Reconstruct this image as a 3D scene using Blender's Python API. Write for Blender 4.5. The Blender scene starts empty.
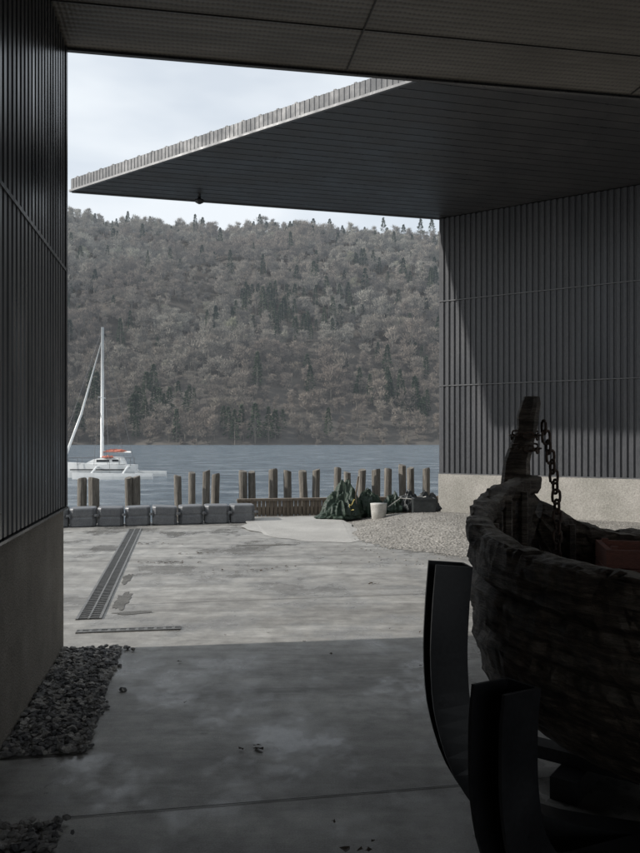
import bpy, math, random
import numpy as np
from mathutils import Vector, noise as mn
random.seed(7); rng=np.random.default_rng(7)
scene=bpy.context.scene
COL=scene.collection

# ------------------------------------------------------------------ helpers
def mesh_obj(name, verts, faces, mat=None, parent=None, smooth=False):
    me=bpy.data.meshes.new(name)
    me.from_pydata([tuple(map(float,v)) for v in verts],[],[tuple(map(int,f)) for f in faces])
    me.update()
    if mat: me.materials.append(mat)
    if smooth:
        for p in me.polygons: p.use_smooth=True
    ob=bpy.data.objects.new(name,me); COL.objects.link(ob)
    if parent: ob.parent=parent
    return ob
def empty(name):
    e=bpy.data.objects.new(name,None); COL.objects.link(e); return e
class MB:
    def __init__(s): s.v=[]; s.f=[]
    def add(s,v,f):
        o=len(s.v); s.v+= [tuple(a) for a in v]; s.f+=[tuple(i+o for i in q) for q in f]
    def box(s,c,ax,ay,az):
        c=Vector(c);ax=Vector(ax);ay=Vector(ay);az=Vector(az)
        v=[c+sx*ax+sy*ay+sz*az for sz in(-1,1) for sy in(-1,1) for sx in(-1,1)]
        s.add(v,[(0,2,3,1),(4,5,7,6),(0,1,5,4),(2,6,7,3),(0,4,6,2),(1,3,7,5)])
    def prism(s,poly,z0,z1):
        n=len(poly)
        v=[(p[0],p[1],z0) for p in poly]+[(p[0],p[1],z1) for p in poly]
        f=[tuple(range(n))[::-1],tuple(range(n,2*n))]+[(i,(i+1)%n,n+(i+1)%n,n+i) for i in range(n)]
        s.add(v,f)
    def tube(s,pts,rad,n=8,cap=True):
        pts=[Vector(p) for p in pts]
        if not hasattr(rad,'__len__'): rad=[rad]*len(pts)
        vs=[];fs=[]
        for i,p in enumerate(pts):
            t=(pts[min(i+1,len(pts)-1)]-pts[max(i-1,0)]).normalized()
            u=t.cross(Vector((0,0,1)) if abs(t.z)<.9 else Vector((0,1,0))).normalized(); w=t.cross(u)
            for k in range(n):
                a=2*math.pi*k/n; vs.append(p+rad[i]*(math.cos(a)*u+math.sin(a)*w))
        for i in range(len(pts)-1):
            for k in range(n):
                fs.append((i*n+k,i*n+(k+1)%n,(i+1)*n+(k+1)%n,(i+1)*n+k))
        if cap: fs.append(tuple(range(n))); fs.append(tuple(range((len(pts)-1)*n,len(pts)*n))[::-1])
        s.add(vs,fs)
    def obj(s,name,mat=None,parent=None,smooth=False): return mesh_obj(name,s.v,s.f,mat,parent,smooth)

def nodes(name):
    m=bpy.data.materials.new(name); m.use_nodes=True
    nt=m.node_tree; b=nt.nodes['Principled BSDF']; return m,nt,b
def N(nt,t,**k):
    n=nt.nodes.new(t)
    for a,v in k.items(): setattr(n,a,v)
    return n
def noise_n(nt,vec,scale,detail=6,rough=.6):
    n=N(nt,'ShaderNodeTexNoise'); n.inputs['Scale'].default_value=scale; n.inputs['Detail'].default_value=detail; n.inputs['Roughness'].default_value=rough
    nt.links.new(vec,n.inputs['Vector']); return n.outputs['Fac']
def ramp(nt,fac,stops):
    r=N(nt,'ShaderNodeValToRGB'); el=r.color_ramp.elements
    while len(el)<len(stops): el.new(.5)
    for e,(p,c) in zip(el,stops):
        e.position=p; e.color=(c[0],c[1],c[2],1) if hasattr(c,'__len__') else (c,c,c,1)
    nt.links.new(fac,r.inputs[0]); return r.outputs[0]
def mapping(nt,vec,scale=(1,1,1),rot=(0,0,0)):
    m=N(nt,'ShaderNodeMapping'); m.inputs['Scale'].default_value=scale; m.inputs['Rotation'].default_value=rot
    nt.links.new(vec,m.inputs['Vector']); return m.outputs[0]
def mix(nt,fac,a,b,mode='MIX'):
    m=N(nt,'ShaderNodeMix',data_type='RGBA',blend_type=mode)
    for s,x in ((0,fac),(6,a),(7,b)):
        if isinstance(x,(int,float)): m.inputs[s].default_value=x
        elif isinstance(x,tuple): m.inputs[s].default_value=(*x,1)
        else: nt.links.new(x,m.inputs[s])
    return m.outputs[2]
def bump(nt,b,h,strength=.5,dist=.01,prev=None):
    n=N(nt,'ShaderNodeBump'); n.inputs['Strength'].default_value=strength; n.inputs['Distance'].default_value=dist
    nt.links.new(h,n.inputs['Height'])
    if prev is not None: nt.links.new(prev,n.inputs['Normal'])
    nt.links.new(n.outputs[0],b.inputs['Normal']); return n.outputs[0]
def simple(name,c1,c2,rough=.6,scale=6,bs=.2,bd=.005,metal=0,stretch=(1,1,1),fine=60,rot=(0,0,0)):
    m,nt,b=nodes(name); tc=N(nt,'ShaderNodeTexCoord').outputs['Object']
    v=mapping(nt,tc,stretch,rot)
    f=noise_n(nt,v,scale,4); g=noise_n(nt,v,fine,2)
    col=ramp(nt,f,[(.3,c1),(.7,c2)])
    col=mix(nt,.35,col,ramp(nt,g,[(.3,.25),(.7,.9)]),'OVERLAY')
    nt.links.new(col,b.inputs['Base Color'])
    nt.links.new(ramp(nt,f,[(.3,max(0,rough-.12)),(.7,min(1,rough+.12))]),b.inputs['Roughness'])
    b.inputs['Metallic'].default_value=metal
    bump(nt,b,g,bs,bd); return m

# site axes: passage direction v (away from camera) and cross direction e
A=math.radians(9.75)
e2=Vector((math.cos(A),math.sin(A),0)); v2=Vector((-math.sin(A),math.cos(A),0)); UP=Vector((0,0,1))

# ------------------------------------------------------------------ materials
def concrete_floor():
    m,nt,b=nodes('concrete_paving'); tc=N(nt,'ShaderNodeTexCoord').outputs['Object']
    big=noise_n(nt,tc,.45,3,.6)
    st=noise_n(nt,mapping(nt,tc,(.28,2.2,1),(0,0,-A-.05)),1.3,6,.68)
    st2=noise_n(nt,mapping(nt,tc,(.45,1.9,1),(0,0,-A+.25)),1.0,6,.72)
    st3=noise_n(nt,mapping(nt,tc,(1.6,.5,1),(0,0,-A-.3)),1.0,5,.7)
    med=noise_n(nt,tc,5,6,.7); fine=noise_n(nt,tc,140,2,.7)
    col=ramp(nt,st,[(.32,(.15,.143,.13)),(.43,(.27,.26,.24)),(.56,(.36,.35,.325)),(.70,(.47,.46,.435))])
    col=mix(nt,ramp(nt,big,[(.38,0.),(.6,.45)]),col,(.25,.242,.226))
    col=mix(nt,ramp(nt,st2,[(.49,0.),(.60,.42)]),col,(.15,.143,.132))
    col=mix(nt,ramp(nt,st3,[(.53,0.),(.64,.35)]),col,(.14,.132,.12))
    col=mix(nt,.6,col,ramp(nt,med,[(.3,.25),(.7,.80)]),'OVERLAY')
    col=mix(nt,.35,col,ramp(nt,fine,[(.3,.2),(.7,.85)]),'OVERLAY')
    v3=N(nt,'ShaderNodeTexVoronoi'); v3.inputs['Scale'].default_value=3.1; nt.links.new(tc,v3.inputs['Vector'])
    col=mix(nt,ramp(nt,v3.outputs['Distance'],[(.04,.4),(.09,0.)]),col,(.12,.11,.10))
    wet=ramp(nt,noise_n(nt,mapping(nt,tc,(1.0,.8,1),(0,0,-A)),.9,5,.7),[(.48,0.),(.60,1.)])
    col=mix(nt,mix(nt,wet,(0,0,0),(.35,.35,.35)),col,(.12,.117,.112))
    nt.links.new(col,b.inputs['Base Color'])
    nt.links.new(mix(nt,wet,(.58,.58,.58),(.15,.15,.15)),b.inputs['Roughness'])
    p=bump(nt,b,med,.3,.008); bump(nt,b,fine,.25,.003,p)
    return m
M_floor=concrete_floor()
M_clad_l=simple('black_cladding_paint',(.024,.024,.026),(.038,.038,.041),.33,3,.15,.002,0,(1,1,.2))
M_clad_r=simple('dark_grey_cladding',(.058,.061,.067),(.080,.082,.088),.45,2,.1,.002,0,(1,1,.25))
M_trim=simple('metal_trim',(.10,.105,.11),(.15,.15,.155),.45)
M_grate=simple('galvanised_grating',(.12,.12,.118),(.20,.20,.195),.5,8)
M_slot=simple('drain_dark',(.02,.019,.018),(.035,.032,.03),.6)
M_fascia=simple('zinc_fascia',(.065,.068,.072),(.10,.103,.108),.55,4)
M_soffit_r=simple('dark_soffit',(.045,.045,.047),(.065,.063,.063),.5,1.5,.1,.002)
M_joint=simple('joint_filler',(.06,.057,.052),(.10,.095,.09),.9)
M_rough=simple('pebbledash',(.17,.152,.13),(.28,.255,.22),.95,3,.9,.02,fine=85)
M_base=simple('board_concrete',(.28,.27,.24),(.40,.38,.35),.9,2,.6,.01,fine=40)
def soffit_near():
    m,nt,b=nodes('perforated_soffit'); tc=N(nt,'ShaderNodeTexCoord').outputs['Object']
    v=mapping(nt,tc,(1,1,1),(0,0,-A))
    w=N(nt,'ShaderNodeTexWave'); w.inputs['Scale'].default_value=9; w.bands_direction='X'; w.inputs['Distortion'].default_value=2.2; w.inputs['Detail Scale'].default_value=3; nt.links.new(v,w.inputs['Vector'])
    w2=N(nt,'ShaderNodeTexWave'); w2.inputs['Scale'].default_value=5.5; w2.bands_direction='Y'; w2.inputs['Distortion'].default_value=1.5; nt.links.new(v,w2.inputs['Vector'])
    h=mix(nt,.72,w.outputs['Color'],w2.outputs['Color'])
    f=noise_n(nt,mapping(nt,v,(.6,3,1)),1.6,5); col=ramp(nt,f,[(.3,(.085,.075,.062)),(.7,(.19,.172,.148))])
    col=mix(nt,ramp(nt,h,[(.05,.7),(.5,0.)]),col,(.035,.032,.028))
    nt.links.new(col,b.inputs['Base Color']); b.inputs['Roughness'].default_value=.5
    bump(nt,b,h,.6,.008); return m
M_soffit_n=soffit_near()
def wood_old():
    m,nt,b=nodes('weathered_wood'); tc=N(nt,'ShaderNodeTexCoord').outputs['Object']
    v=mapping(nt,tc,(2.2,2.2,16))
    g=noise_n(nt,v,2.2,8,.75); f=noise_n(nt,tc,9,6,.7); h=noise_n(nt,mapping(nt,tc,(3,3,40)),5,5,.7)
    col=ramp(nt,g,[(.34,(.018,.013,.010)),(.48,(.10,.073,.053)),(.64,(.30,.245,.195))])
    col=mix(nt,.65,col,ramp(nt,f,[(.3,.10),(.7,.88)]),'OVERLAY')
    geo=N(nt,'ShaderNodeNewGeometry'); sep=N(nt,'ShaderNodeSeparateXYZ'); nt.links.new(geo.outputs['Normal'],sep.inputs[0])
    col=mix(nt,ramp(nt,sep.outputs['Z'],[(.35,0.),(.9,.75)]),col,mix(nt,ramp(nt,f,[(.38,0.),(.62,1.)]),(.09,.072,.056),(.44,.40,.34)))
    nt.links.new(col,b.inputs['Base Color']); b.inputs['Roughness'].default_value=.55
    p=bump(nt,b,g,1.,.035); bump(nt,b,h,.9,.014,p); return m
M_wood=wood_old()
M_steel=simple('black_steel',(.018,.018,.02),(.03,.03,.032),.38,5,.12,.002)
M_rust=simple('rusty_iron',(.05,.032,.024),(.11,.07,.05),.7,30,.5,.003)
M_pile=simple('timber_pile',(.10,.088,.072),(.25,.23,.20),.9,5,.8,.02,0,(4,4,.5),30)
M_slat=simple('timber_bulkhead',(.12,.095,.07),(.24,.20,.16),.85,6,.6,.01,0,(4,4,.6),40)
M_cube=simple('grey_plastic_float',(.11,.115,.125),(.17,.175,.18),.5,8,.15,.003)
M_tarp=simple('green_tarpaulin',(.010,.024,.015),(.022,.042,.026),.6,5,.3,.01,fine=25)
M_blackbag=simple('black_plastic_bag',(.015,.017,.018),(.04,.045,.045),.45,5,.3,.01,fine=25)
M_white=simple('white_gelcoat',(.74,.74,.72),(.82,.82,.80),.3,2,.03,.001)
M_glass=simple('dark_window',(.02,.025,.03),(.03,.035,.04),.12)
M_orange=simple('red_sail_cover',(.38,.12,.08),(.48,.17,.12),.7)
M_bucket=simple('dirty_white_plastic',(.36,.35,.32),(.52,.51,.48),.5,8)
M_redwood=simple('red_painted_crate',(.15,.055,.04),(.26,.10,.07),.7,8,.4,.006,0,(1,1,6))
M_yellow=simple('yellow_rope',(.4,.32,.1),(.5,.42,.14),.7)

def stone_mat(name,c1,c2,c3):
    m,nt,b=nodes(name); tc=N(nt,'ShaderNodeTexCoord').outputs['Object']
    v=N(nt,'ShaderNodeTexVoronoi'); v.inputs['Scale'].default_value=22; nt.links.new(tc,v.inputs['Vector'])
    sp=N(nt,'ShaderNodeSeparateColor'); nt.links.new(v.outputs['Color'],sp.inputs[0])
    col=ramp(nt,sp.outputs[0],[(0.,c1),(.5,c2),(1.,c3)])
    col=mix(nt,.4,col,ramp(nt,noise_n(nt,tc,1.2,4),[(.3,.25),(.7,.75)]),'OVERLAY')
    nt.links.new(col,b.inputs['Base Color']); b.inputs['Roughness'].default_value=.85
    bump(nt,b,v.outputs['Distance'],.9,.02); return m
M_slate=stone_mat('slate_chippings',(.08,.08,.083),(.18,.175,.17),(.40,.38,.35))
M_gravel=stone_mat('buff_gravel',(.20,.19,.17),(.27,.255,.23),(.36,.34,.31))

# ------------------------------------------------------------------ ground, lake
g=MB()
g.prism([(-60,1.27),(-1.4,14.75),(-1.65,15.35),(4,16.4),(60,29),(60,-60),(-60,-60)],-4,0)
g.obj('quay_ground',M_floor)

def lake_mat():
    m,nt,b=nodes('lake_water'); tc=N(nt,'ShaderNodeTexCoord').outputs['Object']
    a=noise_n(nt,mapping(nt,tc,(.55,1.3,1),(0,0,.15)),1.1,6,.62); c=noise_n(nt,mapping(nt,tc,(.30,.55,1),(0,0,.2)),.8,8,.75)
    col=ramp(nt,c,[(.38,(.085,.115,.145)),(.52,(.16,.20,.235)),(.64,(.34,.38,.41))])
    nt.links.new(col,b.inputs['Base Color']); b.inputs['Roughness'].default_value=.2; b.inputs['IOR'].default_value=1.33
    p=bump(nt,b,a,1.,.6); bump(nt,b,c,.7,.9,p); return m
M_lake=lake_mat()
mesh_obj('lake_water',[(-3000,-3000,-1.2),(3000,-3000,-1.2),(3000,3000,-1.2),(-3000,3000,-1.2)],[(0,1,2,3)],M_lake)

# expansion joints in paving
j=MB()
def strip(mb,p,q,w,z=.004):
    p=Vector((p[0],p[1],0));q=Vector((q[0],q[1],0));d=(q-p).normalized();n=Vector((-d.y,d.x,0))*w/2
    mb.add([p-n+UP*z,q-n+UP*z,q+n+UP*z,p+n+UP*z],[(0,1,2,3)])
def loc(a,bb): # a along e, b along v from passage corner
    c=Vector((-1.957,5.65,0)); r=c+e2*a+v2*bb; return (r.x,r.y)
for bb in (-2.62,1.5,4.2,-6):
    strip(j,loc(.45 if bb>-3 and bb<0 else -8,bb),loc(9,bb),.007)
for aa in (5.2,):
    strip(j,loc(aa,-6),loc(aa,7.0),.008)
strip(j,loc(-.0,-1.97),loc(.45,-1.97),.012)
j.obj('paving_joints',M_joint)

# slot drain with grating
d=MB(); dg=MB()
def drain(a0,b0,a1,b1,w,nb):
    P=Vector((*loc(a0,b0),0));Q=Vector((*loc(a1,b1),0)); t=(Q-P).normalized(); n=Vector((-t.y,t.x,0)); L=(Q-P).length
    strip(dg,(P.x,P.y),(Q.x,Q.y),w,.004)
    for s in(-1,1):
        d.box((P+Q)/2+n*s*w/2+UP*.006,t*L/2,n*.012,UP*.006)
    d.box((P+Q)/2+UP*.006,t*L/2,n*.008,UP*.0055)
    k=int(L/nb)
    for i in range(k):
        d.box(P+t*(i+.5)*nb+UP*.007,t*nb*.16,n*(w/2-.014),UP*.004)
drain(.07,.95,-.02,7.7,.20,.06)
drain(.03,.52,.88,.5,.075,.075)
dp=empty('drainage_grating'); dg.obj('channel',M_slot,dp); d.obj('bars',M_grate,dp)

# shallow puddles beside the drain
m,nt,b=nodes('wet_puddle'); tc=N(nt,'ShaderNodeTexCoord').outputs['Object']
nt.links.new(ramp(nt,noise_n(nt,tc,6,5),[(.3,(.13,.127,.12)),(.7,(.22,.215,.20))]),b.inputs['Base Color']); b.inputs['Roughness'].default_value=.10
bump(nt,b,noise_n(nt,tc,9,3),.12,.01)
mb=MB()
for (a,bb,ra,rb_,sd_) in ((.29,1.7,.08,.38,1),(.24,2.9,.05,.30,2),(.45,1.15,.2,.05,3),(2.1,5.3,.45,.07,5)):
    x0,y0=loc(a,bb); n=36; vs=[]
    for k in range(n):
        t=2*math.pi*k/n; r=1+.65*mn.noise(Vector((math.cos(t)*1.6,math.sin(t)*1.6,sd_*3.3)))+.35*mn.noise(Vector((math.cos(t)*5,math.sin(t)*5,sd_)))
        q=e2*(ra*r*math.cos(t))+v2*(rb_*r*math.sin(t)); vs.append((x0+q.x,y0+q.y,.0035))
    mb.add(vs,[tuple(range(n))])
mb.obj('puddles',m)

# pale ramp slab
V=[]
outl=[(-1.45,13.5),(-.9,12.4),(-.2,11.6),(.45,11.5),(.8,12.4),(.55,13.8),(.3,15.0),(-.5,14.85),(-1.3,14.6)]
for i in range(len(outl)):
    x0,y0=outl[i];x1,y1=outl[(i+1)%len(outl)]
    for k in range(10):
        t=k/10; x=x0+(x1-x0)*t;y=y0+(y1-y0)*t
        x+=.10*mn.noise(Vector((x*2,y*2,1)));y+=.14*mn.noise(Vector((x*2.3,y*2.3,5)))
        V.append((x,y,.004+max(0,(y-12.5))*.022))
mesh_obj('pale_concrete_ramp',V,[tuple(range(len(V)))],simple('pale_concrete',(.33,.32,.30),(.45,.44,.415),.85,1.2,.4,.006))

# stones
def icosa():
    t=(1+5**.5)/2
    v=np.array([(-1,t,0),(1,t,0),(-1,-t,0),(1,-t,0),(0,-1,t),(0,1,t),(0,-1,-t),(0,1,-t),(t,0,-1),(t,0,1),(-t,0,-1),(-t,0,1)],float)/1.9
    f=np.array([(0,11,5),(0,5,1),(0,1,7),(0,7,10),(0,10,11),(1,5,9),(5,11,4),(11,10,2),(10,7,6),(7,1,8),(3,9,4),(3,4,2),(3,2,6),(3,6,8),(3,8,9),(4,9,5),(2,4,11),(6,2,10),(8,6,7),(9,8,1)])
    return v,f
def stones(name,pts,size,mat,parent=None):
    V,F=icosa(); n=len(pts)
    vs=np.zeros((n,12,3))
    for i,p in enumerate(pts):
        s=size*rng.uniform(.5,1.35)*np.array([rng.uniform(.7,1.3),rng.uniform(.6,1.1),rng.uniform(.35,.7)])
        a=rng.uniform(0,6.28); tl=rng.uniform(-.5,.5)
        q=V*rng.uniform(.75,1.2,(12,1))*s
        R=np.array([[math.cos(a),-math.sin(a),0],[math.sin(a),math.cos(a),0],[0,0,1]])@np.array([[1,0,0],[0,math.cos(tl),-math.sin(tl)],[0,math.sin(tl),math.cos(tl)]])
        vs[i]=q@R.T+np.array(p)
    fs=(F[None]+np.arange(n)[:,None,None]*12).reshape(-1,3)
    return mesh_obj(name,vs.reshape(-1,3).tolist(),fs.tolist(),mat,parent)
gs=MB()
def para(a0,b0,a1,b1,z):
    return [(*loc(a0,b0),z),(*loc(a1,b0),z),(*loc(a1,b1),z),(*loc(a0,b1),z)]
gs.add(para(0,-1.95,.44,-.02,.004),[(0,1,2,3)]); gs.add(para(0,-6,.44,-2.64,.004),[(0,1,2,3)])
gp=empty('gravel_border'); gs.obj('bed',M_slate,gp)
pts=[]
for i in range(3800):
    if i<2100: a,bb=rng.uniform(0.02,.44),rng.uniform(-1.95,-.03)
    else: a,bb=rng.uniform(0.02,.44),rng.uniform(-4.6,-2.66)
    if rng.random()<.04: a+=rng.uniform(0,.12)
    x,y=loc(a,bb); pts.append((x,y,rng.uniform(.006,.028)))
stones('stones',pts,.021,M_slate,gp)
# gravel mound on the right
wd=Vector((.843,-.537,0)); wn=Vector((-.537,-.843,0)); WC=Vector((2.48,15.5,0))
def mound_h(x,y):
    p=[(.45,15.3),(2.6,15.9),(10.6,10.8),(10,7.6),(5,8.9),(2.1,10.0),(1.0,10.8),(.35,12.2)]
    dm=1e9
    for i in range(len(p)):
        x0,y0=p[i];x1,y1=p[(i+1)%len(p)]
        L=math.hypot(x1-x0,y1-y0); s=((x1-x0)*(y-y0)-(y1-y0)*(x-x0))/L
        dm=min(dm,-s)
    dm+=.12*mn.noise(Vector((x*1.7,y*1.7,8)))
    if dm<0: return None
    t=min(1,dm/1.6)
    return t*t*(3-2*t)*.20+.02*t*(mn.noise(Vector((x*1.3,y*1.3,0)))+mn.noise(Vector((x*4,y*4,3)))*.5)+.002
gx=np.arange(.0,10.8,.10); gy=np.arange(7.2,16.0,.10)
V=[];F=[];idx={}
for i,x in enumerate(gx):
    for k,y in enumerate(gy):
        h=mound_h(x,y)
        if h is not None: idx[(i,k)]=len(V); V.append((x,y,h))
for (i,k) in list(idx):
    q=[(i,k),(i+1,k),(i+1,k+1),(i,k+1)]
    if all(c in idx for c in q): F.append([idx[c] for c in q])
gm=empty('gravel_bank'); mesh_obj('surface',V,F,M_gravel,gm,True)
pts=[]
while len(pts)<6500:
    x=rng.uniform(.0,7);y=rng.uniform(8,15.6); h=mound_h(x,y)
    if h is None:
        if rng.random()<.10 and y<12.8 and x>.2 and y>9.3: pts.append((x,y,.004))
        continue
    pts.append((x,y,h+.001))
stones('stones',pts,.012,M_gravel,gm)

# fallen leaves / debris
def leaf_litter():
    mb=MB()
    spots=[]
    for i in range(22):
        a,bb=rng.uniform(.5,4.4),rng.uniform(-3.2,.2); spots.append((*loc(a,bb),rng.uniform(.007,.016)))
    for (cx,cy,n) in ((-.29,3.85,5),(.12,2.9,3),(-1.9,9.6,26),(-1.75,10.4,14),(-.9,9.0,12),(-.4,9.3,6),(-2.6,11.3,14),(.6,8.2,5)):
        for k in range(n): spots.append((cx+rng.normal(0,.05 if cy<9 else .22),cy+rng.normal(0,.03 if cy<9 else .05),rng.uniform(.010,.022)))
    for x,y,s in spots:
        a=rng.uniform(0,6.28); pts=[]
        for k in range(7):
            t=a+k*2*math.pi/7; r=s*(1 if k%2 else .55)*rng.uniform(.8,1.2)
            pts.append((x+r*math.cos(t)*1.3,y+r*math.sin(t),.006+rng.uniform(0,.014)))
        pts.append((x,y,.012)); mb.add(pts,[(k,(k+1)%7,7) for k in range(7)])
    return mb.obj('fallen_leaves',simple('dead_leaf',(.035,.025,.018),(.08,.055,.035),.8,20))
leaf_litter()

# ------------------------------------------------------------------ cladding helper
def corrugated(mb,p,dirv,nrm,L,z0,z1,pitch,depth,fl=.28):
    p=Vector((p[0],p[1],0)); n=int(L/pitch); prof=[]
    for i in range(n):
        for t,h in ((0,0),(fl,0),(fl+.1,1),(.9,1),(1.0,0)):
            if t==1.0 and i<n-1: continue
            prof.append(p+dirv*((i+t)*pitch)+nrm*depth*h)
    v=[];f=[]
    for q in prof: v+= [q+UP*z0,q+UP*z1]
    for i in range(len(prof)-1): f.append((2*i,2*i+2,2*i+3,2*i+1))
    mb.add(v,f)

# ------------------------------------------------------------------ left building
lb=empty('museum_building')
cor=Vector((-1.957,5.65,0)); wallL=14.0
c=MB()
corrugated(c,cor-v2*wallL+e2*.0,v2,e2,wallL-.06,1.10,2.86,.098,.035)
corrugated(c,cor-v2*wallL,v2,e2,wallL-.06,2.885,4.56,.098,.035)
c.obj('wall_cladding',M_clad_l,lb)
c=MB(); c.prism([tuple((cor+e2*-.004)[:2]),tuple((cor-e2*16-v2*0)[:2]),tuple((cor-e2*16-v2*wallL)[:2]),tuple((cor-e2*.004-v2*wallL)[:2])],1.09,4.56)
c.obj('wall_core',M_clad_l,lb)
c=MB(); c.prism([tuple((cor+e2*.012)[:2]),tuple((cor-e2*16)[:2]),tuple((cor-e2*16-v2*wallL)[:2]),tuple((cor+e2*.012-v2*wallL)[:2])],-.02,1.075)
c.obj('plinth',M_rough,lb)
c=MB()
c.box(cor-v2*wallL/2+e2*.02+UP*1.083,v2*wallL/2,e2*.028,UP*.008)
c.box(cor-v2*wallL/2+e2*.02+UP*2.872,v2*wallL/2,e2*.022,UP*.012)
c.box(cor-v2*.028+e2*.02+UP*2.825,v2*.03,e2*.022,UP*1.73)
c.obj('wall_trims',M_clad_l,lb)
# roof over the passage
c=MB()
pl=[cor-e2*16.5,cor+e2*11,cor+e2*11-v2*wallL,cor-e2*16.5-v2*wallL]
c.prism([tuple(q[:2]) for q in pl],4.575,4.95); c.obj('passage_soffit',M_soffit_n,lb)
c=MB(); c.box(cor-e2*2.75+v2*.02+UP*4.76,e2*13.75,v2*.019,UP*.205); c.obj('roof_edge_trim',M_clad_l,lb)
c=MB()
for bb in (-.62,-2.4,-4.2):
    c.box(cor+e2*4+v2*bb+UP*4.571,e2*7,v2*.003,UP*.004)
for i in range(4):
    c.box(cor+e2*(2.2+2.5*i)-v2*3+UP*4.5695,e2*.005,v2*2.97,UP*.0035)
c.obj('soffit_joints',M_slot,lb)
# unseen right hand wall, added to keep the passage dark
c=MB()
pr=cor+e2*8.5-v2*5.5
c.prism([tuple(q[:2]) for q in (pr,pr+e2*.3,pr+e2*.3-v2*8.4,pr-v2*8.4)],0,4.57)
c.obj('unseen_passage_wall',M_clad_l,lb)

# ------------------------------------------------------------------ right building with big canopy
rb=empty('boathouse_building')
c=MB(); WL=13
for z0,z1 in ((.90,2.69),(2.715,4.44),(4.465,6.17)):
    corrugated(c,WC,wd,wn,WL,z0,z1,.115,.028)
c.obj('wall_cladding',M_clad_r,rb)
bd=Vector((.537,.843,0))
c=MB(); c.prism([tuple(q[:2]) for q in (WC-wn*.004,WC-wn*.004+wd*WL,WC+wd*WL+bd*9,WC+bd*9)],.885,6.17); c.obj('wall_core',M_clad_r,rb)
c=MB(); c.prism([tuple(q[:2]) for q in (WC+wn*.05,WC+wn*.05+wd*WL,WC+wd*WL+bd*9,WC+bd*9)],-.02,.875); c.obj('plinth',M_base,rb)
c=MB()
for z in (.888,2.7025,4.4525): c.box(WC+wd*WL/2+wn*.024+UP*z,wd*WL/2,wn*.02,UP*.009)
c.obj('cladding_flashings',M_trim,rb)
T=Vector((-4.6,13.8,0)); nearDir=(Vector((1.16,9.6,0))-T).normalized(); farDir=(WC-T).normalized()
E1=T+nearDir*11.5; E2=T+farDir*20
poly=[T,E1,Vector((14,7.5,0)),Vector((16,17,0)),E2]
c=MB(); c.prism([tuple(q[:2]) for q in poly],6.19,6.40); c.obj('canopy_soffit',M_soffit_r,rb)
c=MB(); ins=[T+(nearDir+farDir)*.25,E1+Vector((.3,.3,0)),Vector((14,8,0)),Vector((15.5,16.5,0)),E2-Vector((.4,.3,0))]
c.prism([tuple(q[:2]) for q in ins],6.401,6.46); c.obj('roof_sheet',M_fascia,rb)
c=MB()
nn=Vector((nearDir.y,-nearDir.x,0)); 
if nn.y>0: nn=-nn
fn=Vector((-farDir.y,farDir.x,0))
corrugated(c,T+nn*.012,nearDir,nn,11.4,6.20,6.41,.085,.008,.2)
corrugated(c,T+fn*.012,farDir,fn,20,6.20,6.41,.085,.008,.2)
for i in range(int(11.3/.34)):
    c.box(T+nearDir*(.17+.34*i)-nn*.12+UP*6.418,nearDir*.02,nn*.13,UP*.014)
c.obj('canopy_fascia',M_fascia,rb)
c=MB(); c.box(T+nearDir*5.7+nn*.024+UP*6.19,nearDir*5.72,nn*.022,UP*.018)
c.box(T+farDir*10+fn*.024+UP*6.19,farDir*10.0,fn*.022,UP*.018)
c.obj('canopy_drip_edge',M_trim,rb)
def clip(P0,D,poly):
    t0,t1=-99,99; n=len(poly); cen=sum((Vector(q) for q in poly),Vector())/n
    for i in range(n):
        a=Vector(poly[i]);b_=Vector(poly[(i+1)%n]); e=b_-a; nr=Vector((-e.y,e.x,0))
        if nr.dot(cen-a)<0: nr=-nr
        den=nr.dot(D); num=nr.dot(a-P0)
        if abs(den)<1e-9:
            if num>0: return None
            continue
        t=num/den
        if den>0: t0=max(t0,t)
        else: t1=min(t1,t)
    return (t0,t1) if t1-t0>.3 else None
c=MB()
vis=[T,T+nearDir*11,Vector((9,7.6,0)),Vector((9,11.2,0)),WC]
for i in range(-2,40):
    r=clip(T+nearDir*(i*.3),farDir,vis)
    if r: c.box(T+nearDir*(i*.3)+farDir*((r[0]+r[1])/2)+UP*6.188,farDir*((r[1]-r[0])/2-.06),fn*.004,UP*.002)
c.obj('soffit_seams',M_clad_l,rb)
c=MB(); p=T+farDir*2.35+Vector((.05,-.35,0))
c.tube([p+UP*6.185,p+UP*6.12,p+UP*6.09,p+UP*6.05,p+UP*6.02],[.03,.03,.085,.08,.03],12); c.obj('soffit_camera',M_steel,rb,True)

# ------------------------------------------------------------------ floating dock cubes
fdv=Vector((.974,.225,0)); fn2=Vector((-.225,.974,0))
dock=empty('floating_dock_cubes')
mb=MB()
start=Vector((-6.2,13.06,0))
for i in range(11):
    cx=start+fdv*(i*.487)+fn2*.24
    if (cx.x>-1.05): break
    w=.228; hh_=.345
    levels=[(.0,.93),(.02,1),(.15,1),(.165,.965),(.19,.965),(.205,1),(hh_-.03,1),(hh_-.008,.96),(hh_,.88)]
    oc=[(w,w-.06),(w-.06,w),(-w+.06,w),(-w,w-.06),(-w,-w+.06),(-w+.06,-w),(w-.06,-w),(w,-w+.06)]
    vs=[];n=8; tilt=rng.normal(0,.02); cx=cx+fn2*rng.normal(0,.012)
    for z,s in levels:
        for (a,bb) in oc: vs.append(cx+fdv*a*s+fn2*bb*s+UP*(z+a*tilt))
    fs=[]
    for l in range(len(levels)-1):
        for k in range(n): fs.append((l*n+k,l*n+(k+1)%n,(l+1)*n+(k+1)%n,(l+1)*n+k))
    fs.append(tuple(range((len(levels)-1)*n,len(levels)*n)))
    mb.add(vs,fs)
    q=cx+fdv*.243-fn2*.20
    mb.tube([q+UP*.19,q+UP*.23],.05,8)
mb.obj('floats',M_cube,dock)

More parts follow.
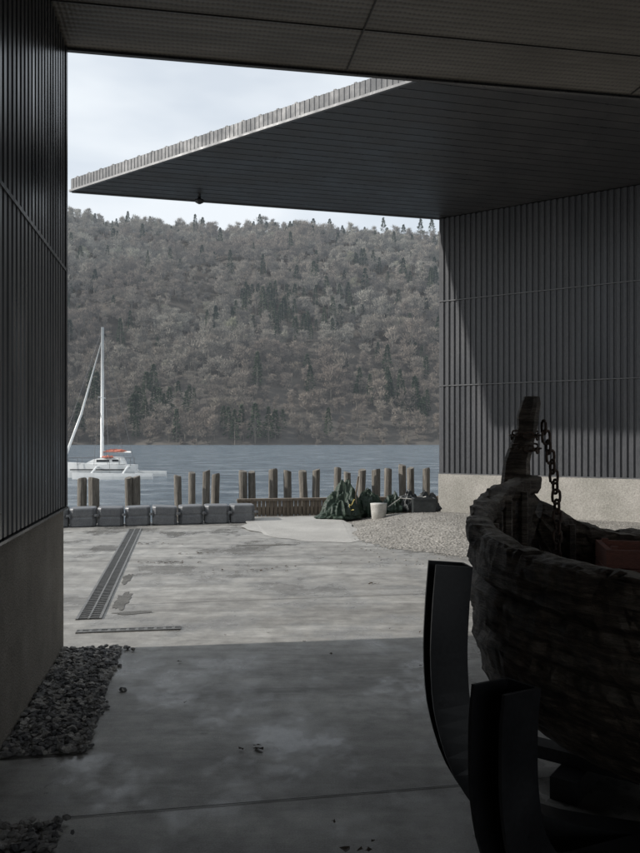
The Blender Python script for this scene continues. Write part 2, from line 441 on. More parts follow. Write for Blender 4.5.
# ------------------------------------------------------------------ timber bulkhead
bk_=empty('timber_bulkhead'); mb=MB()
B0=Vector((-1.72,15.42,0));bdir=(Vector((4,16.45,0))-B0).normalized(); bn=Vector((-bdir.y,bdir.x,0))
L=5.6;k=int(L/.085)
for i in range(k):
    h=.31+rng.uniform(-.008,.008)
    mb.box(B0+bdir*(i+.5)*.085+UP*(h-1)/2+bn*rng.uniform(-.006,.006),bdir*.034,bn*.025,UP*(h+1)/2)
mb.obj('slats',M_slat,bk_)
mb=MB(); mb.box(B0+bdir*L/2+UP*.335,bdir*L/2,bn*.07,UP*.024); mb.box(B0+bdir*L/2+UP*.1+bn*.06,bdir*L/2,bn*.03,UP*.08); mb.obj('capping_rail',M_slat,bk_)

# ------------------------------------------------------------------ mooring piles
piles=[(82,476,15.2,10),(94.5,477,15.2,10),(129,475,15.6,7),(136,475,15.7,8),(178.5,475,16.4,8),(192,472,17.2,7),(206,472,16.6,8),(215,473,16.9,8),(243,472,16.9,8),(252,472,17,8),(273,470,17.2,9),(288,471,17.2,8),(304,470,17.6,8),(316,470,17.6,8),(337,469,18,8),(348,470,18.6,7),(361,468,18,8),(376,469,18.2,9),(388,467,18.5,8),(403,467,18.6,8),(411,467,19,7),(426,467,18.6,7)]
for px,py,dd,w in piles:
    X=(px-320)/745*dd; Z=1.6-(py-439)/745*dd+rng.uniform(-.06,.05); r=w/745*dd/2*rng.uniform(.9,1.1)
    lean=rng.normal(0,.018,2); n=12; zs=[-3,-1.2,-.4,.1,.4,Z-.12,Z-.02,Z]
    vs=[];fs=[]
    for li,z in enumerate(zs):
        for q in range(n):
            a=2*math.pi*q/n
            rr=r*(1+.12*mn.noise(Vector((math.cos(a)*1.5+X*3,math.sin(a)*1.5,z*1.2))))
            if li==7: rr*=.9
            vs.append((X+lean[0]*z+rr*math.cos(a),dd+lean[1]*z+rr*math.sin(a),z+(.025*math.cos(a+X*5) if li==7 else 0)))
    for l in range(len(zs)-1):
        for q in range(n): fs.append((l*n+q,l*n+(q+1)%n,(l+1)*n+(q+1)%n,(l+1)*n+q))
    fs.append(tuple(range((len(zs)-1)*n,len(zs)*n)))
    mesh_obj('mooring_pile',vs,fs,M_pile)

# ------------------------------------------------------------------ tarps, bags, bucket
def crumple(name,c,size,mat,seed,peak=1.4,parent=None):
    import bmesh
    bm=bmesh.new(); bmesh.ops.create_icosphere(bm,subdivisions=6,radius=1)
    for v in bm.verts:
        p=v.co.copy(); s=Vector((seed,seed*2,0))
        ridge=abs(mn.noise(Vector((p.x*3.2,p.y*3.2,p.z*1.0))+s))
        r=1+.38*mn.noise(p*1.3+s)-.42*ridge-.10*abs(mn.noise(p*6+s))+.04*mn.noise(p*16+s)
        q=p*r
        if q.z>0: f=max(0,1-abs(q.z)*.45); q.x*=f*1.1;q.y*=f*1.1; q.z*=peak*.8+.4*mn.noise(Vector((p.x*2,p.y*2,seed)))
        z=max(q.z,-.12)
        v.co=Vector((c[0]+q.x*size[0],c[1]+q.y*size[1],c[2]+(z+.1)*size[2]))
    me=bpy.data.meshes.new(name); bm.to_mesh(me); bm.free(); me.materials.append(mat)
    for p in me.polygons: p.use_smooth=True
    ob=bpy.data.objects.new(name,me); COL.objects.link(ob)
    if parent: ob.parent=parent
    return ob
tp=empty('green_tarpaulin_heap')
crumple('tarp_body',(.46,14.75,.06),(.42,.34,.46),M_tarp,1.7,1.75,tp)
crumple('tarp_fold',(.98,14.95,.06),(.36,.26,.40),M_tarp,5.2,1.6,tp)
crumple('tarp_skirt',(.30,14.55,.05),(.42,.22,.2),M_tarp,9.1,1.0,tp)
mb=MB(); mb.tube([(.72,14.6,.1),(.70,14.65,.5),(.76,14.7,.86)],.018,8); mb.obj('tool_handle',M_slat,tp,True)
mb=MB(); mb.tube([(.62+.05*math.cos(t*.5),14.42+.03*math.sin(t),.42-.02*t+.03*math.sin(t*1.3)) for t in range(12)],.008,6); mb.obj('tie_rope',M_yellow,tp,True)
rb2=empty('rubbish_bag_pile')
crumple('bag_a',(1.48,15.05,.14),(.34,.24,.30),M_tarp,3.3,1.3,rb2)
crumple('bag_b',(1.83,15.1,.14),(.36,.24,.34),M_blackbag,7.7,1.4,rb2)
crumple('bag_c',(2.15,14.95,.16),(.28,.2,.30),M_blackbag,2.2,1.4,rb2)
mb=MB(); mb.tube([(1.35,14.8,.25),(1.6,14.85,.42),(1.9,14.8,.4),(2.1,14.75,.46)],.009,6); mb.obj('ropes',M_bucket,rb2,True)
mb=MB(); mb.tube([(1.13,14.35,.06),(1.13,14.35,.07),(1.13,14.35,.34),(1.13,14.35,.36),(1.13,14.35,.36)],[.12,.135,.16,.165,.145],20)
bkto=mb.obj('plastic_bucket',M_bucket,None,True)
cr=empty('plastic_crate'); mb=MB()
cc=Vector((2.02,14.55,.30))
for s in(-1,1):
    mb.box(cc+Vector((s*.2,0,0)),(.012,0,0),(0,.15,0),(0,0,.15)); mb.box(cc+Vector((0,s*.14,0)),(.186,0,0),(0,.01,0),(0,0,.148))
    mb.box(cc+Vector((0,s*.156,.135)),(.215,0,0),(0,.005,0),(0,0,.015))
mb.box(cc+Vector((0,0,-.14)),(.187,0,0),(0,.129,0),(0,0,.008)); mb.obj('shell',M_blackbag,cr)

# ------------------------------------------------------------------ trimaran sailing boat
sb=empty('trimaran_sailboat')
def hull(mb,cx,cy,L,b,h,zw):
    n=20;prof=[]
    for i in range(n+1):
        t=i/n; x=cx-L/2+L*t
        w=b/2*min(1,(math.sin(math.pi*min(t*1.25,1)*.5)**.75))*(1 if t<.8 else 1-.25*(t-.8)/.2)
        top=h*(1+.25*(1-t)**2); bot=-.25*math.sin(math.pi*min(1,.12+t*.85))
        ring=[(x,cy-w,zw+top),(x,cy-w*.95,zw+top*.5),(x,cy-w*.6,zw+bot*.5),(x,cy,zw+bot),(x,cy+w*.6,zw+bot*.5),(x,cy+w*.95,zw+top*.5),(x,cy+w,zw+top)]
        prof.append(ring)
    vs=[p for r in prof for p in r]; fs=[]
    for i in range(n):
        for k in range(6): fs.append((i*7+k,i*7+k+1,(i+1)*7+k+1,(i+1)*7+k))
        fs.append((i*7+6,i*7,(i+1)*7,(i+1)*7+6))
    fs.append(tuple(range(n*7,n*7+7))); mb.add(vs,fs)
mb=MB(); zw=-1.2
hull(mb,-16.3,54,6.0,1.3,.95,zw); mb.obj('main_hull',M_white,sb)
mb=MB(); hull(mb,-14.4,51.7,5.6,.4,.38,zw); hull(mb,-14.4,56.3,5.6,.4,.38,zw); mb.obj('outriggers',M_white,sb)
mb=MB()
for x in (-15.9,-13.7):
    mb.tube([(x,51.7,zw+.36),(x,53,zw+.8),(x,55,zw+.8),(x,56.3,zw+.36)],.07,8)
mb.obj('crossbeams',M_white,sb)
mb=MB(); zc=zw+.98
prof=[(-17.0,0),(-16.3,.36),(-15.2,.55),(-14.3,.5),(-14.1,0)]
for (x0,h0),(x1,h1) in zip(prof,prof[1:]):
    mb.add([(x0,53.5,zc),(x1,53.5,zc),(x1,53.6,zc+h1),(x0,53.6,zc+h0),(x0,54.5,zc),(x1,54.5,zc),(x1,54.4,zc+h1),(x0,54.4,zc+h0)],[(0,1,2,3),(5,4,7,6),(3,2,6,7)])
mb.obj('cabin',M_white,sb)
mb=MB(); mb.box((-15.6,53.52,zc+.25),(.45,0,0),(0,.02,0),(0,0,.07)); mb.box((-14.7,53.52,zc+.27),(.22,0,0),(0,.02,0),(0,0,.07)); mb.box((-15.9,53.36,zw+.6),(2.0,0,0),(0,.012,0),(0,0,.04)); mb.obj('windows',M_glass,sb)
mb=MB(); mb.tube([(-15.8,54,zw+1.3),(-15.75,54,9.7)],[.13,.10],8); mb.tube([(-15.75,54,zw+1.9),(-13.7,54,zw+1.85)],.06,8)
mb.tube([(-15.8,53.1,4.6),(-15.8,54.9,4.6)],.03,6); mb.obj('mast_and_boom',M_white,sb,True)
mb=MB(); mb.tube([(-18.5,54,zw+1.4),(-17.3,54,zw+4.6),(-15.85,54,8.6)],[.10,.09,.03],8); mb.obj('furled_jib',M_white,sb,True)
mb=MB()
for q in ((-19.1,54,zw+1.15),(-13.4,54,zw+.9),(-14.6,51.8,zw+.4),(-14.6,56.2,zw+.4)): mb.tube([(-15.76,54,9.6 if q[1]==54 else 8.4),q],.013,4)
for q in ((-16.2,53.4),(-15.2,53.4)): mb.tube([(-15.8,53.1,4.6),(q[0],q[1],zw+.9)],.014,4)
for y in (53.45,54.55):
    for x in (-18.4,-17.4,-14.4,-13.6): mb.tube([(x,y,zw+.9),(x,y,zw+1.45)],.02,5)
    mb.tube([(-18.4,y,zw+1.45),(-13.6,y,zw+1.45)],.012,4)
mb.obj('rigging',M_trim,sb)
crumple('sail_cover',(-14.9,54,zw+1.85),(.95,.2,.28),M_orange,4.4,.9,sb)
crumple('deck_cover',(-15.2,53.7,zc+.45),(.5,.3,.25),M_orange,6.4,.9,sb)

# ------------------------------------------------------------------ hill and woodland
def ridgeH(x):
    return 196-.075*x+9*mn.noise(Vector((x*.009,1.3,0)))+4*mn.noise(Vector((x*.03,5.3,0)))
def hh(x,y):
    y0=352+10*mn.noise(Vector((x*.012,0,0))); t=(y-y0)/(730-y0)
    if t<0: return -3
    if t<=1: s=math.sin(t*math.pi/2)**1.05; base=ridgeH(x)*(.55*t+.45*s)
    else: base=ridgeH(x)*(1-.25*(t-1))
    return base-1.0+min(1,t*5)*(13*mn.noise(Vector((x*.012,y*.012,2)))+7*mn.noise(Vector((x*.035,y*.035,7))))
V=[];F=[]; xs=np.linspace(-900,700,130); ys=np.concatenate([np.linspace(338,780,60),np.linspace(800,1800,10)])
for y in ys:
    for x in xs: V.append((x,y,hh(x,y)))
nx=len(xs)
for i in range(len(ys)-1):
    for k in range(nx-1): F.append((i*nx+k,i*nx+k+1,(i+1)*nx+k+1,(i+1)*nx+k))
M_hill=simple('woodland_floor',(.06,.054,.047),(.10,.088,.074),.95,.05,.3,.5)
hb=M_hill.node_tree.nodes['Principled BSDF']; hb.inputs['Emission Color'].default_value=(.60,.68,.78,1); hb.inputs['Emission Strength'].default_value=.05  # faint bluish glow of the ground stands in for distance haze
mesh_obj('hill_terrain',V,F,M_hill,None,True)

HAZE_GLOW=(.60,.68,.78)
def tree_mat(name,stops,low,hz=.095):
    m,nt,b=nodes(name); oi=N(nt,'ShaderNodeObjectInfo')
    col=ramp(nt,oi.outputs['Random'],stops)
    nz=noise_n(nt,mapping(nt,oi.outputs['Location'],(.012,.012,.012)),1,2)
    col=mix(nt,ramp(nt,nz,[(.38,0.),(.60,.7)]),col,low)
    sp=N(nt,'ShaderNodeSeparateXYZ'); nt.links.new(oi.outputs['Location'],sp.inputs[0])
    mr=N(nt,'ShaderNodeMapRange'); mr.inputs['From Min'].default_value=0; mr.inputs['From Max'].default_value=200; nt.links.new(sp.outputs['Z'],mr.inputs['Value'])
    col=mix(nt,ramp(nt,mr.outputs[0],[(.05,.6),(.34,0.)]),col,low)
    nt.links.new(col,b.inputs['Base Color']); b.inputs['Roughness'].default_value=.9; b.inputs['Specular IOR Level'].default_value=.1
    # aerial haze painted in as emission, stronger on the farther, higher trees
    b.inputs['Emission Color'].default_value=(*HAZE_GLOW,1)
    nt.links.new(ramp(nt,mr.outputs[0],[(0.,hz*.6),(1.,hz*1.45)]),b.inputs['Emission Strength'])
    return m
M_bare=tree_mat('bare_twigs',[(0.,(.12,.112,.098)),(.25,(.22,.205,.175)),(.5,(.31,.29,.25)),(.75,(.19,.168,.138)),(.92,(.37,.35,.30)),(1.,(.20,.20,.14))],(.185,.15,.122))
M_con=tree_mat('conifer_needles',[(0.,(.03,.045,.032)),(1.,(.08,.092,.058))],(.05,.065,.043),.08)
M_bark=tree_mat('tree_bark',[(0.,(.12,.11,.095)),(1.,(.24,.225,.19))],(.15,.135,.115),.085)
tc_=bpy.data.collections.new('woodland_tree_kinds')
def tri_tree(name,cards,trunk,mat,matb):
    mb=MB(); 
    for t in trunk: mb.tube(t[0],t[1],4,False)
    nb=len(mb.f)
    V=list(mb.v);F=list(mb.f)
    for (p,d,l,w) in cards:
        d=Vector(d).normalized(); s=d.cross(Vector(rng.normal(size=3))).normalized()*w
        o=len(V); p=Vector(p); V+= [tuple(p-s),tuple(p+s),tuple(p+d*l)]; F.append((o,o+1,o+2))
    me=bpy.data.meshes.new(name); me.from_pydata(V,[],F); me.materials.append(mat); me.materials.append(matb)
    for i in range(nb): me.polygons[i].material_index=1
    ob=bpy.data.objects.new(name,me); tc_.objects.link(ob)
def decid(name,H,R,n,lob=9,spread=.35):
    cards=[];tr=[([(0,0,-2),(0,0,H*.4),(.3,.2,H*.75)],[.35,.25,.1])]
    lobes=[]
    for k in range(lob):
        a=rng.uniform(0,6.28); rr=R*rng.uniform(.2,.75); z=H*rng.uniform(.40,.88)
        c=Vector((rr*math.cos(a),rr*math.sin(a),z)); lobes.append((c,R*rng.uniform(.3,.6)))
        tr.append(([(0,0,H*.3),tuple(c*.6+Vector((0,0,H*.15))),tuple(c)],[.2,.12,.04]))
        for q in range(2):
            tr.append(([tuple(c*.7+Vector((0,0,H*.1))),tuple(c+Vector((rng.normal()*1.2,rng.normal()*1.2,R*.45)))],[.09,.02]))
    lobes.append((Vector((0,0,H*.86)),R*.45))
    for i in range(n):
        c,r=lobes[rng.integers(len(lobes))]
        d=Vector(rng.normal(size=3)).normalized(); d.z=abs(d.z)*.9+.1 if rng.random()<.7 else d.z
        p=c+d*r*rng.uniform(.2,1.05)
        cards.append((p,d*.7+Vector((0,0,.8))+Vector(rng.normal(size=3))*spread,rng.uniform(1.0,2.5),rng.uniform(.08,.21)))
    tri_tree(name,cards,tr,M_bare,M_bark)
def conif(name,H,R,n,z0=.12):
    cards=[]
    for i in range(n):
        t=rng.uniform(0,1)**.8; z=H*(z0+(1-z0)*t); r=R*(1-t)**.85*rng.uniform(.35,1)*(1+.2*math.sin(z*3)); a=rng.uniform(0,6.28)
        cards.append(((r*math.cos(a),r*math.sin(a),z),(math.cos(a),math.sin(a),-.35+rng.normal()*.2),rng.uniform(.7,1.5),rng.uniform(.2,.45)))
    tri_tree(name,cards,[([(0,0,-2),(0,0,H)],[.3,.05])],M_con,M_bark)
decid('k0_oak',14,5.6,650,11); decid('k1_ash',17,4.4,560,8,.25); decid('k2_birch',12,3.4,400,6,.2); decid('k3_beech',15,6.2,700,12,.5)
conif('k4_spruce',19,3.4,450); conif('k5_larch',16,3.0,340)
conif('k6_pine',20,2.9,300,.55)
P=[];KI=[];RO=[];SC=[]
def put(x,y,k,s,squash=1):
    P.append((x,y,hh(x,y)-.3)); KI.append(k); RO.append(rng.uniform(0,6.28)); SC.append((s*rng.uniform(.85,1.25),s*rng.uniform(.85,1.25),s*squash*rng.uniform(.8,1.2)))
y=345.
while y<765:
    sp=5.9+ (y-350)*.004
    x=-.50*y
    while x<.31*y:
        xx=x+rng.uniform(-3.2,3.2); yy=y+rng.uniform(-3.2,3.2)
        if hh(xx,yy)>-2.2:
            t=(yy-352)/378
            c=mn.noise(Vector((xx*.014,yy*.02,11)))+.5*mn.noise(Vector((xx*.05,yy*.05,4)))
            band=math.exp(-((t-.30)/.09)**2)*.45*(1 if xx/yy>-.16 else .3)
            thr=.46-band
            if (c>thr and rng.random()<.6) or rng.random()<.06: put(xx,yy,int(rng.choice([4,4,5])),rng.uniform(.5,1.0))
            else:
                s=rng.uniform(.42,1.0)**.8*(.92+.5*mn.noise(Vector((xx*.03,yy*.03,30))))
                if t<.12: s*=.85
                put(xx,yy,int(rng.integers(4)),s)
                if t<.03: put(xx+rng.uniform(-2,2),yy-2,2,rng.uniform(.3,.5))
        x+=sp
    y+=sp*.92
for u in np.concatenate([np.array([-.045,-.04,-.035,.03,.06,.068,.085,.09,.1,.112,.12,.135,.15,.16]),rng.uniform(-.3,.02,10)]):
    yy=rng.uniform(690,735); put(u*yy,yy,6 if rng.random()<.6 else 1,rng.uniform(.75,1.1) if u<0 else rng.uniform(.9,1.35))
me=bpy.data.meshes.new('hillside_woodland'); me.from_pydata(P,[],[])
for nm,ty,dat in (('kind','INT',KI),('rotz','FLOAT',RO)):
    at=me.attributes.new(nm,ty,'POINT'); at.data.foreach_set('value',dat)
at=me.attributes.new('scl','FLOAT_VECTOR','POINT'); at.data.foreach_set('vector',np.array(SC).ravel())
wo=bpy.data.objects.new('hillside_woodland',me); COL.objects.link(wo)
ng=bpy.data.node_groups.new('scatter_trees','GeometryNodeTree')
ng.interface.new_socket('Geometry',in_out='INPUT',socket_type='NodeSocketGeometry'); ng.interface.new_socket('Geometry',in_out='OUTPUT',socket_type='NodeSocketGeometry')
gi=ng.nodes.new('NodeGroupInput');go=ng.nodes.new('NodeGroupOutput'); ip=ng.nodes.new('GeometryNodeInstanceOnPoints'); ci=ng.nodes.new('GeometryNodeCollectionInfo')
ci.inputs['Collection'].default_value=tc_; ci.inputs['Separate Children'].default_value=True; ci.inputs['Reset Children'].default_value=True
def na(nm,ty):
    n=ng.nodes.new('GeometryNodeInputNamedAttribute'); n.data_type=ty; n.inputs['Name'].default_value=nm; return [o for o in n.outputs if o.enabled and o.name=='Attribute'][0]
cx=ng.nodes.new('ShaderNodeCombineXYZ'); er=ng.nodes.new('FunctionNodeEulerToRotation')
ng.links.new(na('rotz','FLOAT'),cx.inputs['Z']); ng.links.new(cx.outputs[0],er.inputs[0])
ng.links.new(gi.outputs[0],ip.inputs['Points']); ng.links.new(ci.outputs[0],ip.inputs['Instance']); ip.inputs['Pick Instance'].default_value=True
ng.links.new(na('kind','INT'),ip.inputs['Instance Index']); ng.links.new(er.outputs[0],ip.inputs['Rotation']); ng.links.new(na('scl','FLOAT_VECTOR'),ip.inputs['Scale'])
ng.links.new(ip.outputs[0],go.inputs[0])
md=wo.modifiers.new('scatter','NODES'); md.node_group=ng
print('trees',len(P))

# ------------------------------------------------------------------ old wooden boat on a cradle
wb=empty('old_wooden_boat')
def catmull(pts,n):
    pts=[Vector(p) for p in pts]; out=[]
    P_=[pts[0]*2-pts[1]]+pts+[pts[-1]*2-pts[-2]]
    m=len(pts)-1
    for i in range(n+1):
        u=i/n*m; k=min(int(u),m-1); t=u-k; a,b_,c_,d_=P_[k:k+4]
        out.append(.5*((2*b_)+(c_-a)*t+(2*a-5*b_+4*c_-d_)*t*t+(3*b_-a-3*c_+d_)*t**3))
    return out
GN=catmull([(1.10,3.95,1.39),(.87,3.74,1.34),(.72,3.45,1.27),(.655,3.15,1.225),(.69,2.8,1.19),(.82,2.5,1.165),(1.04,2.22,1.15),(1.45,1.9,1.13),(2.05,1.5,1.12),(2.8,1.05,1.12),(3.6,.6,1.14)],150)
GF=catmull([(1.14,3.97,1.26),(1.45,4.05,1.12),(1.85,3.98,1.08),(2.3,3.72,1.06),(2.75,3.4,1.05),(3.2,3.05,1.05),(3.7,2.6,1.06),(4.2,2.2,1.06),(4.6,1.8,1.08),(5.0,1.4,1.1),(5.3,1.0,1.13)],150)
ax=Vector((.80,-.60,0)).normalized(); S0=Vector((1.12,3.93,0))
def keel(i,n):
    t=i/n; d=3.9*t; z=.24+.6*math.exp(-d*7)
    return S0+ax*(d+.02)+UP*z
def wprof(th): return (1-math.cos(th))**2.1
def hullside(G,sgn,off,strakes=8,sub=5):
    n=len(G)-1; nst=strakes*sub; V=[];F=[]
    for i,g_ in enumerate(G):
        K=keel(i,n); t=(G[min(i+1,n)]-G[max(i-1,0)]); t.z=0; t.normalize(); nr=Vector((t.y,-t.x,0))*sgn
        for k in range(nst+1):
            th=k/nst*math.pi/2; ph=(k%sub)/sub
            w=wprof(th); p=g_+(K-g_)*w; p.z=g_.z-(g_.z-K.z)*math.sin(th)
            groove=-.02 if k%sub==0 and k>0 else (.002+.014*ph)
            dsp=.014*mn.noise(Vector((i*.10,k*.9,3*sgn)))+.014*mn.noise(Vector((i*.5,k*.7,9)))-.04*max(0,mn.noise(Vector((i*.16,k*.5,33)))-.25)
            fade=max(0,math.cos(th))**.5
            V.append(p+nr*(groove+dsp+off)*max(.15,fade))
    m=nst+1
    for i in range(n):
        for k in range(nst): F.append((i*m+k,(i+1)*m+k,(i+1)*m+k+1,i*m+k+1))
    return V,F
for nm,G,sg in (('planking_near',GN,1),('planking_far',GF,-1)):
    t=(G[60]-G[58]); nr=Vector((t.y,-t.x,0)); 
    mid=G[59]-(S0+ax*1.2); s=1 if nr.dot(Vector((mid.x,mid.y,0)))>0 else -1
    V,F=hullside(G,s,0); mesh_obj(nm,V,F,M_wood,wb)
    V,F=hullside(G,s,-.055,8,3); mesh_obj(nm.replace('planking','ceiling'),V,F,M_wood,wb)
    V=[];F=[];n=len(G)-1
    for i,g_ in enumerate(G):
        t=(G[min(i+1,n)]-G[max(i-1,0)]); t.z=0;t.normalize(); o=Vector((t.y,-t.x,0))*s
        sec=[(.022,-.075),(.026,-.03),(.024,.008),(.012,.020),(-.02,.024),(-.05,.024),(-.075,.018),(-.085,.004),(-.086,-.05),(-.06,-.075)]
        for k,(a,z) in enumerate(sec):
            j1=.012*mn.noise(Vector((i*.22,k*.8,2)))+.012*mn.noise(Vector((i*.9,k*2.1,6)))
            chip=-.03*max(0,mn.noise(Vector((i*.13,k*.3,21)))-.1)*3
            V.append(g_+o*(a+j1+(chip if a>0 else -chip*.4))+UP*(z+j1*.8+(chip*.8 if z>0 else 0)))
    m=len(sec)
    for i in range(n):
        for k in range(m): F.append((i*m+k,i*m+(k+1)%m,(i+1)*m+(k+1)%m,(i+1)*m+k))
    F.append(tuple(range(m)))
    mesh_obj(nm.replace('planking','gunwale'),V,F,M_wood,wb)
    mb=MB()
    for fr in range(8,150,9):
        K=keel(fr,n);g_=G[fr]; pts=[]
        t=(G[min(fr+1,n)]-G[max(fr-1,0)]); t.z=0;t.normalize(); o=Vector((t.y,-t.x,0))*s
        for k in range(8):
            th=k/7*1.45; w=wprof(th); p=g_+(K-g_)*w; p.z=g_.z-.03-(g_.z-K.z)*math.sin(th); pts.append(p-o*.09)
        mb.tube(pts,.025,6)
    mb.obj('frames_'+nm[9:],M_wood,wb)
# stem post
mb=MB(); sd=Vector((-.8,.6,0)).normalized(); sp_=Vector((sd.y,-sd.x,0))
path=[(.03,.22,.05,.05),(.035,.7,.05,.05),(.045,1.1,.055,.058),(.05,1.36,.055,.07),(.045,1.48,.05,.062),(.015,1.58,.046,.054),(-.01,1.66,.040,.046),(-.012,1.72,.044,.05),(-.03,1.79,.042,.046),(-.035,1.825,.034,.036)]
V=[];F=[]
for li,(o,z,w,dp_) in enumerate(path):
    c_=S0+sd*.04+UP*z+Vector((-o,0,0))
    for (a,bb) in ((1,.6),(.6,1),(-.6,1),(-1,.6),(-1,-.6),(-.6,-1),(.6,-1),(1,-.6)):
        nz=.008*mn.noise(Vector((a*3,bb*3,z*8)))
        V.append(c_+sp_*(a*w+nz)+sd*(bb*dp_+nz))
for l in range(len(path)-1):
    for k in range(8): F.append((l*8+k,l*8+(k+1)%8,(l+1)*8+(k+1)%8,(l+1)*8+k))
F.append(tuple(range((len(path)-1)*8,len(path)*8)))
mesh_obj('stem_post',V,F,M_wood,wb)
mb=MB()
for (i,k_) in ((84,64),(118,92)):
    a,b_=GN[i].copy(),GF[k_].copy(); a.z=b_.z=.92; d_=(b_-a); n_=Vector((-d_.y,d_.x,0)).normalized()
    mb.box((a+b_)/2,d_*.46,n_*.12,UP*.02)
mb.box(S0+ax*1.9+UP*.42,ax*1.5,Vector((.6,.8,0))*.35,UP*.015)
mb.obj('thwarts_and_floor',M_wood,wb)
# red crate boards within the bow
mb=MB()
c0=Vector((1.56,3.30,1.085)); ca=Vector((.97,-.22,0)).normalized(); cb=Vector((.22,.97,0))
for i in range(5):
    z=.0-.085*i
    for s in (-1,1):
        mb.box(c0+UP*z+cb*.16*s,ca*.30,cb*.012,UP*.038); mb.box(c0+UP*z+ca*.288*s,ca*.012,cb*.147,UP*.038)
for s in (-1,1):
    for q in (-1,1): mb.box(c0+UP*-.15+cb*.135*s+ca*.262*q,ca*.014,cb*.012,UP*.2)
mb.obj('red_crate',M_redwood,wb)
cu=bpy.data.curves.new('crate_lettering','FONT'); cu.body='SWAN'; cu.size=.075; cu.extrude=.001
to=bpy.data.objects.new('crate_lettering',cu); COL.objects.link(to); to.parent=wb
to.location=c0-cb*.1745-ca*.10-UP*.026; to.rotation_euler=(math.pi/2,0,math.atan2(ca.y,ca.x)); cu.materials.append(M_bucket)
def link(mb,c,axis,side,l=.030,w=.017,r=.0055):
    pts=[]; 
    for k in range(13):
        a=2*math.pi*k/12; x=math.cos(a);y=math.sin(a)
        pts.append(c+side*(w*x)+axis*((l-w)*(1 if y>=0 else -1)*(abs(y)>.01)+w*y))
    mb.tube(pts,r,6,False)
mb=MB(); top=S0+Vector((.045,-.05,1.66)); bot=S0+Vector((.075,-.16,1.0))
n=14
for i in range(n):
    t=i/(n-1); p=top.lerp(bot,t)+Vector((.03*math.sin(t*3.1),0,0)); s=Vector((1,.2,0)).normalized() if i%2 else Vector((-.2,1,0)).normalized()
    link(mb,p,UP,s,.036,.022,.0075)
for zz,m_ in ((1.62,12),(1.55,12)):
    for i in range(m_):
        a=2*math.pi*i/m_; c_=S0+sd*.04+UP*(zz+.012*math.sin(a*2))+Vector((math.cos(a)*.066+.0,math.sin(a)*.066,0)); tg=Vector((-math.sin(a),math.cos(a),0))
        link(mb,c_,tg,UP if i%2 else Vector((math.cos(a),math.sin(a),0)),.026,.015,.0055)
mb.obj('anchor_chain',M_rust,wb,True)
# cradle
cdl=empty('boat_cradle')
def arm(name,pts,out,w,depth):
    out=Vector(out).normalized(); tan=Vector((-out.y,out.x,0)); P_=catmull(pts,24)
    mb=MB()
    for (o0,o1,t0,t1) in ((0,.012,-w/2,w/2),(.012,depth,-w/2,-w/2+.012),(.012,depth,w/2-.012,w/2)):
        V=[];F=[]
        for i,p in enumerate(P_):
            tg=(P_[min(i+1,24)]-P_[max(i-1,0)]).normalized(); nrm=tan.cross(tg).normalized()
            if nrm.dot(out)<0 and i<10: nrm=-nrm
            if i>0 and nrm.dot(last)<0: nrm=-nrm
            last=nrm
            V+= [p+nrm*o0+tan*t0,p+nrm*o1+tan*t0,p+nrm*o1+tan*t1,p+nrm*o0+tan*t1]
        for i in range(24):
            for k in range(4): F.append((i*4+k,i*4+(k+1)%4,(i+1)*4+(k+1)%4,(i+1)*4+k))
        F+= [(0,1,2,3),(96,97,98,99)]
        mb.add(V,F)
    mb.obj(name,M_steel,cdl)
arm('arm_a',[(.60,3.02,1.09),(.585,3.02,.9),(.58,3.02,.7),(.60,3.01,.5),(.68,2.98,.3),(.86,2.9,.16),(1.3,2.8,.12)],(-1,-.12,0),.12,.15)
arm('arm_b',[(.64,2.34,.835),(.63,2.34,.7),(.635,2.34,.5),(.68,2.37,.34),(.82,2.47,.2),(1.1,2.66,.14),(1.6,2.9,.12)],(-.80,-.60,0),.13,.17)
arm('arm_c',[(1.42,1.75,.9),(1.40,1.73,.7),(1.42,1.75,.5),(1.5,1.85,.3),(1.7,2.05,.16),(2.0,2.3,.12),(2.4,2.6,.12)],(-.6,-.8,0),.12,.16)
mb=MB()
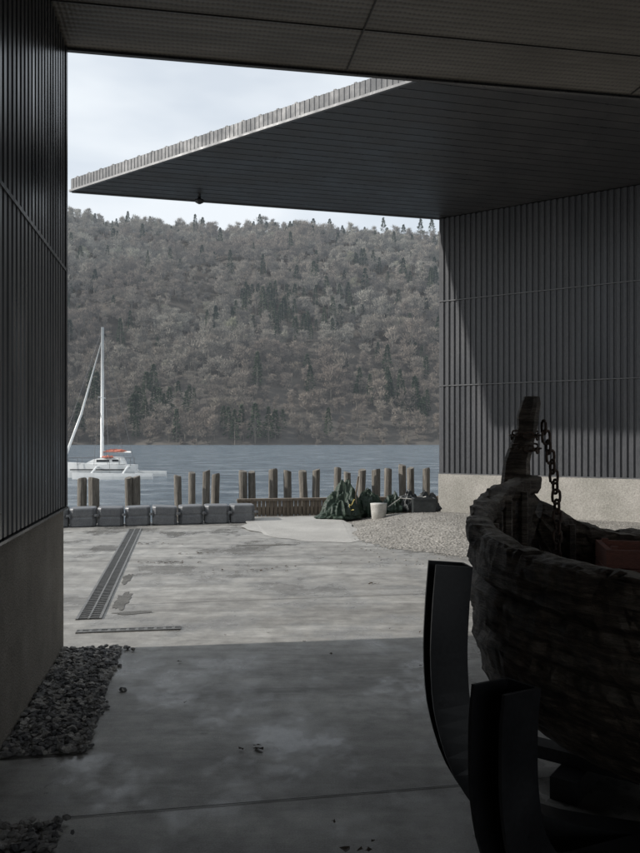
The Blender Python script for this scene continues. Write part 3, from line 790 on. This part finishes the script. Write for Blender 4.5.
for t in (.35,1.6,3.0):
    c_=S0+ax*t; mb.box(c_+UP*.05,Vector((.6,.8,0))*.55,ax*.06,UP*.05)
for s in (-1,1): mb.box(S0+ax*1.9+Vector((.6,.8,0))*.35*s+UP*.13,ax*1.9,Vector((.6,.8,0))*.05,UP*.03)
mb.box(S0+ax*1.9+UP*.175,ax*1.7,Vector((.6,.8,0))*.09,UP*.07)
mb.obj('base_frame',M_steel,cdl)

# ------------------------------------------------------------------ light
SUNDIR=Vector((-1,-.13,0)).normalized(); EL=math.radians(28)
sv=Vector((SUNDIR.x*math.cos(EL),SUNDIR.y*math.cos(EL),math.sin(EL)))
sl=bpy.data.lights.new('sun','SUN'); sl.energy=3.9; sl.angle=math.radians(1.0); sl.color=(1,.96,.91)
so=bpy.data.objects.new('sun',sl); COL.objects.link(so); so.rotation_euler=sv.to_track_quat('Z','Y').to_euler()
w=bpy.data.worlds.new('World'); scene.world=w; w.use_nodes=True; nt=w.node_tree; bg=nt.nodes['Background']
sky=nt.nodes.new('ShaderNodeTexSky'); sky.sky_type='NISHITA'; sky.sun_disc=False; sky.sun_elevation=EL
sky.sun_rotation=math.atan2(sv.x,sv.y); sky.air_density=1.1; sky.dust_density=1.6
tc=nt.nodes.new('ShaderNodeTexCoord').outputs['Generated']
cl=noise_n(nt,mapping(nt,tc,(1.6,1.6,5)),1.9,4,.5)
col=mix(nt,ramp(nt,cl,[(.34,.72),(.58,1.)]),sky.outputs[0],(6.3,6.7,7.1))
nt.links.new(col,bg.inputs['Color']); bg.inputs['Strength'].default_value=.14

# ------------------------------------------------------------------ camera
cam=bpy.data.cameras.new('camera'); co=bpy.data.objects.new('camera',cam); COL.objects.link(co)
co.location=(0,0,1.6); co.rotation_euler=(math.pi/2,0,0)
cam.sensor_fit='VERTICAL'; cam.sensor_height=24; cam.lens=24*745/853; cam.shift_y=12.5/853; cam.clip_start=.05; cam.clip_end=6000
scene.camera=co
scene.view_settings.view_transform='Standard'; scene.view_settings.look='None'; scene.view_settings.exposure=0
